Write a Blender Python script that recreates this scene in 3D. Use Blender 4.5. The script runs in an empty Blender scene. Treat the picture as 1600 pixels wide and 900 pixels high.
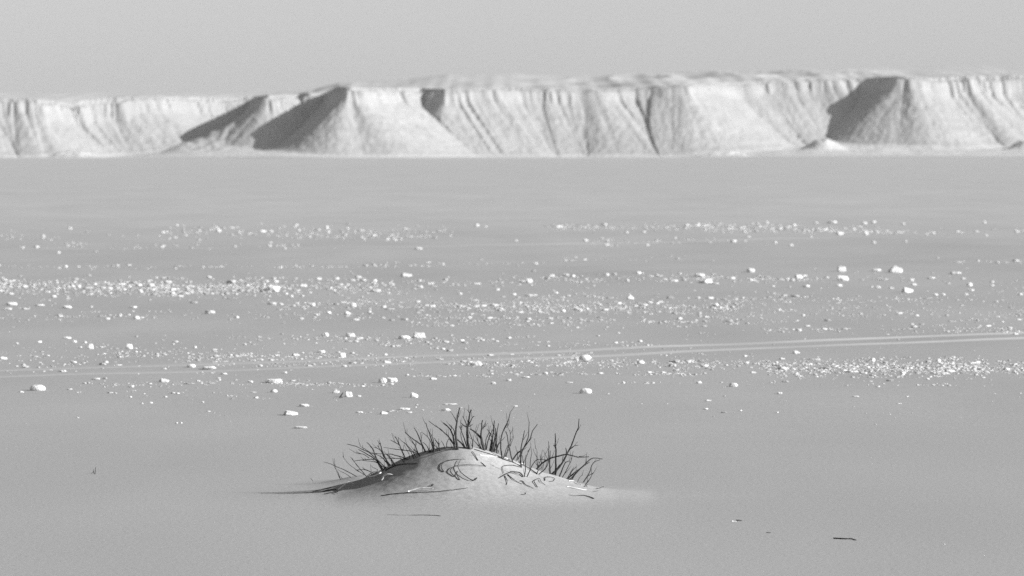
import bpy, math, random
import numpy as np

S = bpy.context.scene
COL = S.collection
R = math.radians

# ------------------------------------------------------------------ camera, sky, sun, exposure
CAM_H = 3.0
F = 200.0 / 36.0 * 1600.0            # focal length in pixels of the 1600 px wide frame
HOR = 236.0                          # row of the horizon
PITCH = math.atan((450.0 - HOR) / F)
SUN_ELEV, SUN_AZ = R(23.0), R(73.0)  # azimuth measured from behind the camera towards the viewer's right

cd = bpy.data.cameras.new('camera')
cam = bpy.data.objects.new('camera', cd)
COL.objects.link(cam)
cam.location = (0, 0, CAM_H)
cam.rotation_euler = (math.pi / 2 - PITCH, 0, 0)
cd.lens, cd.sensor_width = 200.0, 36.0
cd.clip_start, cd.clip_end = 0.5, 30000.0
cd.dof.use_dof = True
cd.dof.focus_distance = 50.0
cd.dof.aperture_fstop = 5.5
S.camera = cam

sun_dir = (math.cos(SUN_ELEV) * math.sin(SUN_AZ), -math.cos(SUN_ELEV) * math.cos(SUN_AZ), math.sin(SUN_ELEV))
W = bpy.data.worlds.new('World')
S.world = W
W.use_nodes = True
nt = W.node_tree
bg = nt.nodes['Background']
sky = nt.nodes.new('ShaderNodeTexSky')
sky.sky_type = 'NISHITA'
sky.sun_disc = False
sky.sun_elevation = SUN_ELEV
sky.sun_rotation = math.atan2(sun_dir[0], sun_dir[1])
sky.altitude = 200
sky.air_density, sky.dust_density, sky.ozone_density = 1.0, 1.0, 1.0
sep = nt.nodes.new('ShaderNodeSeparateColor')    # black and white film behind a red filter
nt.links.new(sky.outputs[0], sep.inputs[0])
nt.links.new(sep.outputs[0], bg.inputs['Color'])
bg.inputs['Strength'].default_value = 0.093

sl = bpy.data.lights.new('sun', 'SUN')
sl.energy, sl.angle, sl.color = 5.0, R(0.53), (1, 1, 1)
so = bpy.data.objects.new('sun', sl)
COL.objects.link(so)
so.rotation_euler = (math.pi / 2 - SUN_ELEV, 0, math.atan2(sun_dir[0], -sun_dir[1]))
so.location = (40, 0, 60)

S.view_settings.view_transform = 'Standard'
S.view_settings.look = 'None'
S.view_settings.gamma = 1.0
S.view_settings.use_curve_mapping = False
S.view_settings.exposure = 0.54
S.cycles.max_bounces = 6
S.cycles.volume_bounces = 0
S.cycles.use_denoising = False                   # the photograph has film grain
HAZE_DENSITY = 6e-5

# ------------------------------------------------------------------ helpers
rng = np.random.default_rng(7)
random.seed(7)
_perm = np.random.default_rng(3).integers(0, 2 ** 31, 4096)


def _hash(ix, iy):
    return _perm[(_perm[ix & 4095] + iy) & 4095]


def noise(x, y):
    """gradient noise, about -1..1"""
    x = np.asarray(x, float); y = np.asarray(y, float)
    x, y = np.broadcast_arrays(x, y)
    x0 = np.floor(x).astype(np.int64); y0 = np.floor(y).astype(np.int64)
    fx, fy = x - x0, y - y0
    u = fx * fx * fx * (fx * (fx * 6 - 15) + 10)
    v = fy * fy * fy * (fy * (fy * 6 - 15) + 10)

    def g(ix, iy, dx, dy):
        a = (_hash(ix, iy) & 1023) * (2 * math.pi / 1024)
        return np.cos(a) * dx + np.sin(a) * dy
    a = g(x0, y0, fx, fy); b = g(x0 + 1, y0, fx - 1, fy)
    c = g(x0, y0 + 1, fx, fy - 1); d = g(x0 + 1, y0 + 1, fx - 1, fy - 1)
    return 1.5 * ((a + (b - a) * u) * (1 - v) + (c + (d - c) * u) * v)


def fbm(x, y, o=4, gain=0.5):
    r, a = 0.0, 1.0
    for k in range(o):
        r = r + a * noise(np.asarray(x) * 2 ** k + 17.3 * k, np.asarray(y) * 2 ** k - 9.1 * k)
        a *= gain
    return r


def sstep(a, b, x):
    t = np.clip((np.asarray(x, float) - a) / (b - a), 0, 1)
    return t * t * (3 - 2 * t)


def mesh_obj(name, verts, faces, mat, parent=None, smooth=True):
    me = bpy.data.meshes.new(name)
    verts = np.asarray(verts, np.float32)
    faces = np.asarray(faces, np.int32)
    k = faces.shape[1]
    me.vertices.add(len(verts)); me.vertices.foreach_set('co', verts.ravel())
    me.loops.add(faces.size); me.loops.foreach_set('vertex_index', faces.ravel())
    me.polygons.add(len(faces))
    me.polygons.foreach_set('loop_start', np.arange(0, faces.size, k, dtype=np.int32))
    me.polygons.foreach_set('loop_total', np.full(len(faces), k, np.int32))
    me.polygons.foreach_set('use_smooth', np.full(len(faces), smooth, bool))
    me.update(calc_edges=True)
    me.validate()
    if mat:
        me.materials.append(mat)
    o = bpy.data.objects.new(name, me)
    COL.objects.link(o)
    if parent:
        o.parent = parent
    return o


def grid_faces(nr, nc, wrap=False):
    r = np.arange(nr - 1)[:, None]
    c = np.arange(nc if wrap else nc - 1)[None, :]
    c2 = (c + 1) % nc
    a = r * nc + c; b = r * nc + c2; d = (r + 1) * nc + c2; e = (r + 1) * nc + c
    return np.stack([a, b, d, e], -1).reshape(-1, 4)


def tag(o, label, cat=None, group=None, kind=None):
    o['label'] = label
    if cat: o['category'] = cat
    if group: o['group'] = group
    if kind: o['kind'] = kind
    return o


def empty(name, loc):
    o = bpy.data.objects.new(name, None)
    o.empty_display_size = 0.05
    o.location = loc
    COL.objects.link(o)
    return o


# ------------------------------------------------------------------ materials (all grey: the place was taken in black and white)
def new_mat(name, rough=0.9, spec=0.15):
    m = bpy.data.materials.new(name)
    m.use_nodes = True
    p = m.node_tree.nodes['Principled BSDF']
    p.inputs['Roughness'].default_value = rough
    p.inputs['Specular IOR Level'].default_value = spec
    return m, m.node_tree, p


def grey(v):
    return (v, v, v, 1)


def node_noise(t, vec, scale, detail=4, rough=0.6, stretch=None):
    if stretch:
        mp = t.nodes.new('ShaderNodeMapping')
        mp.inputs['Scale'].default_value = stretch
        t.links.new(vec, mp.inputs['Vector'])
        vec = mp.outputs[0]
    n = t.nodes.new('ShaderNodeTexNoise')
    n.inputs['Scale'].default_value = scale
    n.inputs['Detail'].default_value = detail
    n.inputs['Roughness'].default_value = rough
    t.links.new(vec, n.inputs['Vector'])
    return n.outputs[0]


def ramp(t, fac, stops):
    r = t.nodes.new('ShaderNodeValToRGB')
    r.color_ramp.elements[0].position, r.color_ramp.elements[0].color = stops[0][0], grey(stops[0][1])
    r.color_ramp.elements[1].position, r.color_ramp.elements[1].color = stops[-1][0], grey(stops[-1][1])
    for p, v in stops[1:-1]:
        e = r.color_ramp.elements.new(p); e.color = grey(v)
    t.links.new(fac, r.inputs[0])
    return r.outputs[0]


def mul(t, a, b, fac=1.0):
    m = t.nodes.new('ShaderNodeMix')
    m.data_type, m.blend_type = 'RGBA', 'MULTIPLY'
    m.inputs[0].default_value = fac
    t.links.new(a, m.inputs[6]); t.links.new(b, m.inputs[7])
    return m.outputs[2]


def bump(t, p, h, strength, dist):
    b = t.nodes.new('ShaderNodeBump')
    b.inputs['Strength'].default_value = strength
    b.inputs['Distance'].default_value = dist
    t.links.new(h, b.inputs['Height'])
    t.links.new(b.outputs[0], p.inputs['Normal'])


def sand_nodes(t, base):
    geo = t.nodes.new('ShaderNodeNewGeometry').outputs['Position']
    big = ramp(t, node_noise(t, geo, 0.12, 4, 0.55, (1, 0.35, 1)), [(0.3, base * 0.95), (0.7, base * 1.05)])
    grain = ramp(t, node_noise(t, geo, 62, 3, 0.75), [(0.2, 0.80), (0.5, 1.0), (0.8, 1.18)])
    fleck = ramp(t, node_noise(t, geo, 130, 1, 0.5), [(0.28, 0.78), (0.36, 1.0), (0.72, 1.0), (0.8, 1.22)])
    coarse = ramp(t, node_noise(t, geo, 24, 4, 0.8), [(0.28, 0.78), (0.5, 1.0), (0.72, 1.16)])
    streak = ramp(t, node_noise(t, geo, 0.5, 5, 0.6, (0.5, 0.16, 1)), [(0.3, 0.965), (0.7, 1.03)])
    xyz = t.nodes.new('ShaderNodeSeparateXYZ'); t.links.new(geo, xyz.inputs[0])
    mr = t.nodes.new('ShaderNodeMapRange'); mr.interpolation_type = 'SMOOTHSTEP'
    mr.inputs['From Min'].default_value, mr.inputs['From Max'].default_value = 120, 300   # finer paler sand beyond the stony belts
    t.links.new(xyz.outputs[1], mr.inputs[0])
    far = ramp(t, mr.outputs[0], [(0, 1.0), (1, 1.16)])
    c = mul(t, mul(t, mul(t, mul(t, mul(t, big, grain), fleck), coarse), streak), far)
    return geo, c


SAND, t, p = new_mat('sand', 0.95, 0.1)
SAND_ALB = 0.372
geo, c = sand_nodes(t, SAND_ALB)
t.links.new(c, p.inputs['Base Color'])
bump(t, p, node_noise(t, geo, 34, 5, 0.7), 0.35, 0.008)

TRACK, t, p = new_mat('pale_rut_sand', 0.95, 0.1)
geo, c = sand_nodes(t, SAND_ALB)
at = t.nodes.new('ShaderNodeAttribute'); at.attribute_name = 'wear'
pale = ramp(t, node_noise(t, geo, 0.9, 5, 0.6), [(0.3, 0.48), (0.7, 0.62)])
mx = t.nodes.new('ShaderNodeMix'); mx.data_type = 'RGBA'
t.links.new(at.outputs['Fac'], mx.inputs[0]); t.links.new(c, mx.inputs[6]); t.links.new(pale, mx.inputs[7])
t.links.new(mx.outputs[2], p.inputs['Base Color'])

CLIFF, t, p = new_mat('pale_limestone_scree', 0.95, 0.08)
geo = t.nodes.new('ShaderNodeNewGeometry').outputs['Position']
c = ramp(t, node_noise(t, geo, 0.035, 6, 0.6, (1, 1, 1.5)), [(0.25, 0.32), (0.5, 0.36), (0.75, 0.40)])
c = mul(t, c, ramp(t, node_noise(t, geo, 0.22, 5, 0.65, (1, 0.6, 0.25)), [(0.25, 0.84), (0.6, 1.0), (0.8, 1.06)]))
c = mul(t, c, ramp(t, node_noise(t, geo, 0.05, 4, 0.6, (0.25, 0.25, 9)), [(0.3, 0.92), (0.7, 1.04)]))
at = t.nodes.new('ShaderNodeAttribute'); at.attribute_name = 'fan'          # washed-out pale dust at the foot
fc = ramp(t, node_noise(t, geo, 0.06, 5, 0.6, (0.5, 1, 1)), [(0.3, 0.46), (0.7, 0.56)])
mx = t.nodes.new('ShaderNodeMix'); mx.data_type = 'RGBA'
t.links.new(at.outputs['Fac'], mx.inputs[0]); t.links.new(c, mx.inputs[6]); t.links.new(fc, mx.inputs[7])
t.links.new(mx.outputs[2], p.inputs['Base Color'])
bump(t, p, node_noise(t, geo, 0.45, 6, 0.65), 0.4, 1.0)

PLATEAU, t, p = new_mat('paler_plateau_top', 0.95, 0.08)  # top of the plateau, paler than the scree below
geo = t.nodes.new('ShaderNodeNewGeometry').outputs['Position']
c = ramp(t, node_noise(t, geo, 0.03, 5, 0.6), [(0.3, 0.44), (0.7, 0.52)])
t.links.new(c, p.inputs['Base Color'])


def stone_mat(name, lo, hi):
    m, t, p = new_mat(name, 0.85, 0.2)
    geo = t.nodes.new('ShaderNodeNewGeometry').outputs['Position']
    c = ramp(t, node_noise(t, geo, 9, 6, 0.65), [(0.3, lo), (0.7, hi)])
    c = mul(t, c, ramp(t, node_noise(t, geo, 38, 3, 0.6), [(0.25, 0.82), (0.5, 1.0)]))
    t.links.new(c, p.inputs['Base Color'])
    bump(t, p, node_noise(t, geo, 22, 6, 0.7), 0.5, 0.03)
    return m


WHITE = stone_mat('white_limestone', 0.74, 0.88)
GRAVEL = stone_mat('pale_gravel', 0.84, 1.0)
t = GRAVEL.node_tree; p = t.nodes['Principled BSDF']
isl = t.nodes.new('ShaderNodeNewGeometry').outputs['Random Per Island']
c = mul(t, p.inputs['Base Color'].links[0].from_socket, ramp(t, isl, [(0.0, 0.46), (0.45, 0.63), (1.0, 0.86)]))
t.links.new(c, p.inputs['Base Color'])
PALE = stone_mat('pale_limestone', 0.62, 0.78)
DULL = stone_mat('dull_grey_stone', 0.36, 0.5)


def wood_mat(name, lo, hi):
    m, t, p = new_mat(name, 0.8, 0.25)
    geo = t.nodes.new('ShaderNodeNewGeometry').outputs['Position']
    c = ramp(t, node_noise(t, geo, 40, 5, 0.6, (1, 1, 0.3)), [(0.3, lo), (0.7, hi)])
    t.links.new(c, p.inputs['Base Color'])
    bump(t, p, node_noise(t, geo, 150, 3, 0.6, (1, 1, 0.2)), 0.5, 0.002)
    return m


DARK = wood_mat('dark_dry_bark', 0.018, 0.065)
STRAW = wood_mat('bleached_straw', 0.66, 0.85)

# ------------------------------------------------------------------ ground shape
def gz(x, y):
    """height of the plain"""
    x = np.asarray(x, float); y = np.asarray(y, float)
    near = sstep(54, 75, y) * (1 - sstep(350, 700, y))
    h = near * (0.035 * noise(x / 9, y / 14) + 0.02 * noise(x / 2.7 + 5, y / 5.5))
    h = h + sstep(250, 500, y) * (1 - sstep(2000, 2300, y)) * 0.3 * noise(x / 160, y / 260)
    h = h + 0.10 * np.exp(-((y - 138.5 + 0.12 * x) / 3.5) ** 2) * sstep(-1, 6, x)
    return h


def to_ground(px, py):
    """where a line of sight meets the plain"""
    u, v = (px - 800) / F, (450 - py) / F
    dy = math.cos(PITCH) + v * math.sin(PITCH)
    dz = -math.sin(PITCH) + v * math.cos(PITCH)
    y = CAM_H / max(-dz, 1e-5) * dy
    for _ in range(6):
        z = float(gz(u * y / dy, y))
        y = (CAM_H - z) / -dz * dy
    x = u * y / dy
    return x, y, float(gz(x, y))


def sight(px, py, y):
    """point of a line of sight at depth y"""
    u, v = (px - 800) / F, (450 - py) / F
    dy = math.cos(PITCH) + v * math.sin(PITCH)
    dz = -math.sin(PITCH) + v * math.cos(PITCH)
    return np.array([u * y / dy, y, CAM_H + dz * y / dy])


def to_ground_many(px, py):
    u, v = (px - 800) / F, (450 - py) / F
    dy = math.cos(PITCH) + v * math.sin(PITCH)
    dz = -math.sin(PITCH) + v * math.cos(PITCH)
    y = CAM_H / -dz * dy
    for _ in range(6):
        y = (CAM_H - gz(u * y / dy, y)) / -dz * dy
    x = u * y / dy
    return x, y, gz(x, y)


# ground sheet: a polar fan, fine in front of the camera
ang = np.concatenate([np.linspace(-180, -14, 50, endpoint=False), np.linspace(-14, -6.5, 40, endpoint=False),
                      np.linspace(-6.5, 6.5, 420, endpoint=False), np.linspace(6.5, 14, 40, endpoint=False),
                      np.linspace(14, 180, 50, endpoint=False)])
rad = np.concatenate([[0.02, 4, 10, 20, 28], np.geomspace(34, 420, 420), np.geomspace(430, 7000, 130)])
A, D = np.meshgrid(np.radians(ang), rad)
gx, gy = D * np.sin(A), D * np.cos(A)
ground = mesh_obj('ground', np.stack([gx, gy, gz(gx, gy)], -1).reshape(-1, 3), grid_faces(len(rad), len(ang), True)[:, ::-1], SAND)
tag(ground, 'flat grey sand plain running out to the pale cliffs', kind='structure')

# ------------------------------------------------------------------ the sand mound
RIDGE = np.array([(380, 776, 49.8), (440, 773, 49.85), (494, 768, 49.82), (530, 760, 49.76), (560, 753, 49.7), (580, 745, 49.64), (600, 736, 49.58),
                  (625, 722, 49.48), (655, 711, 49.38), (690, 703, 49.32), (715, 701, 49.3), (740, 702, 49.3), (765, 709, 49.35),
                  (790, 719, 49.4), (820, 732, 49.45), (850, 743, 49.5), (880, 752, 49.55), (905, 761, 49.6), (940, 770, 49.75),
                  (1000, 774, 49.9), (1100, 776, 50.0)], float)
_rx = (RIDGE[:, 0] - 800) / F * RIDGE[:, 2]
_rz = np.maximum(CAM_H - (RIDGE[:, 1] - HOR) / F * RIDGE[:, 2], 0.0)
_tx = np.linspace(-6, 6, 1201)
_k = np.exp(-(np.arange(-12, 13) / 5.0) ** 2); _k /= _k.sum()
_ty = np.convolve(np.pad(np.interp(_tx, _rx, RIDGE[:, 2]), 12, mode='edge'), _k, 'valid')
_tz = np.convolve(np.pad(np.interp(_tx, _rx, _rz, left=0, right=0), 12, mode='edge'), _k, 'valid')


AP = np.array([(440, 0), (500, 0.0), (530, 0.008), (560, 0.05), (590, 0.105), (620, 0.18), (650, 0.25), (680, 0.305), (710, 0.33), (740, 0.318), (770, 0.275), (800, 0.225),
               (830, 0.175), (860, 0.13), (890, 0.09), (920, 0.055), (960, 0.025), (1020, 0)], float)
_ta = np.convolve(np.pad(np.interp(_tx, (AP[:, 0] - 800) / F * 49.4, AP[:, 1], left=0, right=0), 12, mode='edge'), _k, 'valid')


def mound(x, y):
    """height of the mound above the plain"""
    x = np.asarray(x, float); y = np.asarray(y, float)
    wob = 0.03 * noise(x * 1.7 + 3, y * 1.7)
    yr = np.interp(x, _tx, _ty) + wob
    H = np.interp(x, _tx, _tz)
    tt = y - yr
    wf = 0.20 + 0.60 * np.minimum(H / 0.40, 1)
    wb = 0.25 + 0.45 * np.minimum(H / 0.40, 1)
    s = np.where(tt < 0, -tt / wf, tt / wb)
    A = np.interp(x, _tx, _ta)                              # broad apron under the crest
    fr, bk = np.maximum(49.38 - y, 0), np.maximum(y - 49.5, 0)
    apron = A * np.exp(-(fr / 0.95) ** 1.9) * np.exp(-(bk / 0.6) ** 1.6)
    left = 1 - sstep(-1.2, -0.3, x)
    fr = -np.minimum(tt, 0)
    crest = H * np.where(tt < 0, np.exp(-(fr / (0.52 - 0.22 * left)) ** (1.5 - 0.25 * left)), np.exp(-s ** 1.4))
    kq = 0.016
    h = np.log(np.exp(apron / kq) + np.exp(crest / kq) - 1) * kq
    h = h + 0.085 * np.exp(-((x + 1.30) / 0.33) ** 2 - ((y - 51.1) / 0.55) ** 2)
    h = h + 0.03 * np.exp(-((x + 0.3) / 1.5) ** 2 - ((y - 49.7) / 1.2) ** 2)
    h = h + 0.006 * np.exp(-((x - 1.2) / 0.9) ** 2 - ((y - 49.6) / 0.4) ** 2)
    body = sstep(0.01, 0.12, h)
    h = h + body * (0.0035 * fbm(x * 2.6, y * 2.6, 2) + 0.0025 * noise(x * 14 + y * 3, y * 9))
    return h - 0.0022


def surf(x, y):
    return np.maximum(gz(x, y), gz(x, y) + mound(x, y))


mx_, my_ = np.linspace(-3.4, 2.9, 560), np.linspace(47.0, 52.6, 430)
XX, YY = np.meshgrid(mx_, my_)
sm = mesh_obj('sand_mound', np.stack([XX, YY, gz(XX, YY) + mound(XX, YY)], -1).reshape(-1, 3), grid_faces(len(my_), len(mx_)), SAND)
tag(sm, 'low mound of smooth sand with dead twigs sticking out of its crest', kind='structure')


def on_sand(px, py, lift=0.0):
    """point on mound or plain seen at a pixel; above the crest it takes the nearest crest point"""
    ys = np.linspace(38.0, 53.5, 3100)
    u, v = (px - 800) / F, (450 - py) / F
    dy = math.cos(PITCH) + v * math.sin(PITCH)
    dz = -math.sin(PITCH) + v * math.cos(PITCH)
    xs, zs = u * ys / dy, CAM_H + dz * ys / dy
    gap = zs - surf(xs, ys)
    hit = np.nonzero(gap <= 0)[0]
    if len(hit):
        i = hit[0]
        if ys[i] > 51.6 and 500 < px < 930 and py < 765:
            j = int(np.argmin(np.where((ys < 51.0) & (ys > 48.0), gap, 9))); i = j
    elif 440 < px < 960 and py > 690:
        i = int(np.argmin(np.where(ys > 48.0, gap, 9)))
    else:
        x, y, z = to_ground(px, py)
        return np.array([x, y, z + lift])
    return np.array([xs[i], ys[i], float(surf(xs[i], ys[i])) + lift])


# ------------------------------------------------------------------ the escarpment
RIM = np.array([(-1600, 2700), (-1000, 2660), (-980, 2630), (-400, 2660), (-380, 2630), (-40, 2634), (-8, 2621), (0, 2620), (60, 2617), (100, 2616), (118, 2626), (132, 2646), (160, 2655), (200, 2659),
                (260, 2672), (330, 2696), (385, 2716), (404, 2716), (416, 2684), (428, 2622), (438, 2624), (456, 2656), (474, 2680), (482, 2668), (490, 2660), (500, 2676), (518, 2692),
                (530, 2652), (545, 2590), (558, 2578), (575, 2588), (600, 2606), (634, 2624), (645, 2645), (662, 2651), (680, 2641), (692, 2634), (720, 2635), (760, 2639), (800, 2642),
                (830, 2643), (870, 2643), (905, 2641), (925, 2639), (942, 2640), (962, 2642), (990, 2643), (1015, 2641), (1042, 2637), (1068, 2634), (1086, 2643), (1104, 2660),
                (1140, 2683), (1200, 2689), (1260, 2690), (1320, 2693), (1366, 2694), (1386, 2684), (1400, 2664), (1416, 2652), (1450, 2652), (1500, 2658), (1560, 2664), (1580, 2667),
                (1600, 2668), (1640, 2670), (1800, 2690), (1820, 2660), (2100, 2690), (2130, 2660), (2600, 2690), (3200, 2720)], float)
YC = 2640.0
TILT = 0.34                                             # the wall recedes towards the sunny side
rimx = (RIM[:, 0] - 800) / F * YC
rimy = RIM[:, 1] - 40
_q = np.linspace(rimx[0], rimx[-1], 4200)
_ry = np.interp(_q, rimx, rimy)
_k = np.exp(-(np.arange(-14, 15) / 5.0) ** 2); _k /= _k.sum()
_ry = np.convolve(np.pad(_ry, 14, mode='edge'), _k, 'valid')
_ry = _ry + TILT * _q + (1 - 0.8 * sstep(12, 28, _q) * (1 - sstep(120, 160, _q))) * (0.4 + 0.9 * sstep(-0.3, 0.5, noise(_q / 40, 11 + 0 * _q))) * (2.0 * fbm(_q / 16, 0.3 + 0 * _q, 3) + 1.6 * noise(_q / 4.2, 4.4 + 0 * _q))
rim_pts = np.stack([_q, _ry], -1)


def ztop(px, py, y):
    return CAM_H + (HOR - py) / F * y


_px = np.array([-1600, -400, 0, 110, 200, 300, 430, 490, 530, 556, 640, 700, 800, 880, 950, 1010, 1065, 1120, 1200, 1300, 1415, 1500, 1600, 2000, 3200], float)
_rim_row = np.array([160, 160, 156, 157, 150, 150, 149, 146, 136, 140, 137, 139, 138, 140, 140, 136, 131, 129, 124, 121, 120, 119, 117, 115, 120], float)
_sky_row = np.array([150, 150, 146, 147, 147, 147, 147, 143, 131, 131, 127, 119, 118, 122, 120, 118, 116, 115, 114, 112, 110, 108, 106, 104, 110], float)
_tpx = np.array([-1600, -400, 0, 110, 170, 210, 250, 300, 380, 440, 480, 515, 545, 575, 640, 700, 800, 880, 950, 1010, 1065, 1120, 1200, 1300, 1415, 1500, 1600, 2000, 3200], float)
_toe_row = np.array([246, 246, 246, 246, 245, 242, 237, 230, 224, 224, 231, 241, 246, 247, 247, 247, 247, 247, 246, 245, 244, 237, 231, 225, 226, 228, 226, 226, 226], float)

ex = np.concatenate([np.linspace(-690, -252, 180, endpoint=False), np.linspace(-252, 252, 1010, endpoint=False), np.linspace(252, 690, 180)])
ey = np.concatenate([np.linspace(2390, 2470, 40, endpoint=False), np.linspace(2470, 2745, 330, endpoint=False), np.geomspace(2745, 3700, 70)])
EX, EY = np.meshgrid(ex, ey)
EL = EY.ravel().copy()                                  # depth before the tilt
EY = EY + TILT * EX
P = np.stack([EX.ravel(), EY.ravel()], -1)
from mathutils import kdtree
kd = kdtree.KDTree(len(rim_pts))
for i, (a, b) in enumerate(rim_pts):
    kd.insert((a, b, 0), i)
kd.balance()
near = np.empty(len(P), np.int64)
find = kd.find
for i, (a, b) in enumerate(P.tolist()):
    near[i] = find((a, b, 0))[1]
N = rim_pts[near]
dv = P - N
d = np.hypot(dv[:, 0], dv[:, 1])
inside = P[:, 1] > np.interp(P[:, 0], rim_pts[:, 0], rim_pts[:, 1])
sd = np.where(inside, -d, d)
dirv = dv / np.maximum(d, 1e-6)[:, None] * np.where(inside, -1, 1)[:, None]
Q = N + dirv * 26.0                                     # constant down each fall line
pxn = 800 + N[:, 0] / N[:, 1] * F
pxo = 800 + P[:, 0] / np.maximum(P[:, 1], 2000) * F
rx_ = np.where(inside, P[:, 0], N[:, 0])
rd_ = 2610 + TILT * rx_
rim_z = ztop(0, np.interp(800 + rx_ / rd_ * F, _px, _rim_row), rd_) + 0.9 * noise(rx_ / 21, 0 * rx_ + 1) + 0.5 * noise(rx_ / 7, 0 * rx_ + 2)
toe_z = np.maximum(ztop(0, np.interp(pxo, _tpx, _toe_row), 2560.0 + TILT * P[:, 0]), 0.3)
sky_z = ztop(0, np.interp(pxo, _px, _sky_row), 3050.0 + TILT * P[:, 0])
flute = 0.65 * noise(Q[:, 0] / 3.3, Q[:, 1] / 3.3) + 0.8 * noise(Q[:, 0] / 8, Q[:, 1] / 8)
calm = 0.25 + 0.75 * sstep(-0.25, 0.45, noise(N[:, 0] / 45 + 3.7, 0 * N[:, 0] + 8) + 0.25) * (1 - 0.75 * sstep(15, 32, N[:, 0]) * (1 - sstep(170, 190, N[:, 0])))
flute = flute * calm
sd2 = sd + flute * np.clip(1 - np.abs(sd) / 12, 0, 1)
cap = np.maximum(6.4 + 3.6 * noise(Q[:, 0] / 26, Q[:, 1] / 26), 1.6)
cap = np.maximum(cap * (0.35 + 0.65 * calm), 1.2)
ledge = 3.0 + 2.5 * noise(Q[:, 0] / 11 + 3, Q[:, 1] / 11)
drop = cap * (0.30 * sstep(-0.6, 0.6, sd2) + 0.70 * sstep(0.6 + 0.5 * ledge, 2.4 + 1.2 * ledge, sd2))
run = np.maximum(sd2 - 2.0 - 0.25 * ledge, 0)
slope = 0.74 + 0.10 * noise(Q[:, 0] / 40 + 9, Q[:, 1] / 40)
tal = slope * run
gul = 1 - np.abs(noise(Q[:, 0] / 7.5, Q[:, 1] / 7.5 + 3))
gul2 = 1 - np.abs(noise(Q[:, 0] / 17 + 5, Q[:, 1] / 17))
amp = sstep(1, 9, run) * (1 - 0.55 * sstep(28, 55, run))
z_out = rim_z - drop - tal - amp * (0.5 * (gul - 0.6) ** 2 * 2.2 + 0.75 * gul2 ** 3) * (0.35 + 0.65 * calm) + amp * 0.34 * fbm(P[:, 0] / 3, P[:, 1] / 3, 3)
base = toe_z * np.clip((EL - 2478) / 120.0, 0, 1) ** 1.15 - 0.5 * (1 - sstep(2395, 2480, EL)) + (0.5 * noise(P[:, 0] / 30, P[:, 1] / 22) + 0.5 * fbm(P[:, 0] / 11, P[:, 1] / 14, 3) * sstep(2, 7, toe_z)) * sstep(2490, 2550, EL)
fan = sstep(-1.5, 1.5, base - z_out) * sstep(2485, 2500, EL) * (~inside)
# soft meeting of scree and apron
kk = 1.6
z_out = np.log(np.exp(np.clip(z_out / kk, -40, 60)) + np.exp(np.clip(base / kk, -40, 60))) * kk - 0.02
back = np.maximum(-sd2, 0)
z_in = rim_z + (np.maximum(sky_z - rim_z, 0.4)) * sstep(0, 330, back) + sstep(4, 60, back) * (0.55 * fbm(P[:, 0] / 34, P[:, 1] / 60, 3)) \
    - 0.004 * np.maximum(EL - 3080, 0) \
    + sstep(6, 45, back) * sstep(-20, 60, P[:, 0]) * (1 - sstep(150, 230, P[:, 0])) * 2.4 * (1 - np.abs(noise(P[:, 0] / 38 + 0.2, P[:, 1] / 70)) * 2) * (1 - sstep(160, 320, back))
z_in = z_in - 0.3 * cap * sstep(-0.6, 0.6, sd2) * (sd2 > -0.6)
# a low rounded knoll at the foot of the shaded bay, and a small spur foot
EZ = np.where(inside, z_in, z_out)
for kx, ky, hr, rr in ((1286, 2562, 5.2, 8), (118, 2545, 2.6, 11), (1602, 2566, 4.0, 7), (1130, 2520, 1.6, 12)):  # the knoll at the right edge is added to cast a dark spot
    xx = (kx - 800) / F * ky
    ky = ky + TILT * xx
    xx = (kx - 800) / F * ky
    EZ = np.maximum(EZ, base - 0.3 + (hr + 0.9 * fbm(P[:, 0] / 5, EL / 6, 3)) * np.exp(-(((P[:, 0] - xx) / rr) ** 2 + ((P[:, 1] - ky) / (rr * 1.2)) ** 2) ** 1.3))
# a low scree spur running out in front of the shaded bay
xa, xb = (262 - 800) / F * 2480, (440 - 800) / F * 2480
tt_ = (P[:, 0] - xa) / (xb - xa)
tn = tt_ + 0.06 * fbm(P[:, 0] / 14, EL / 14, 3)
spur_h = np.interp(tn, [-0.15, 0, 0.3, 0.62, 1.0, 1.12, 1.3], [0, 2.4, 6.5, 11.5, 17.0, 15.0, 0])
spur = base - 0.3 + spur_h * np.exp(-(np.abs(EL - 2580 - 14 * tt_ - 4 * noise(P[:, 0] / 15, 0 * P[:, 0])) / (15 + 3 * noise(P[:, 0] / 9, EL / 30))) ** 1.6) + 0.5 * fbm(P[:, 0] / 5, EL / 7, 3) * sstep(1, 5, spur_h)
fan = fan * (1 - 0.8 * sstep(-0.5, 1.0, spur - EZ) * sstep(1, 4, spur_h))
EZ = np.maximum(EZ, spur)
esc = mesh_obj('escarpment', np.stack([P[:, 0], P[:, 1], EZ], -1), grid_faces(len(ey), len(ex)), CLIFF)
esc.data.materials.append(PLATEAU)
fi = grid_faces(len(ey), len(ex))
esc.data.polygons.foreach_set('material_index', (sd[fi].max(axis=1) < -3.0).astype(np.int32))
fa = esc.data.attributes.new('fan', 'FLOAT', 'POINT')
fa.data.foreach_set('value', fan.astype(np.float32))
tag(esc, 'long pale limestone escarpment with scree slopes and shaded bays at the far edge', kind='structure')

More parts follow.
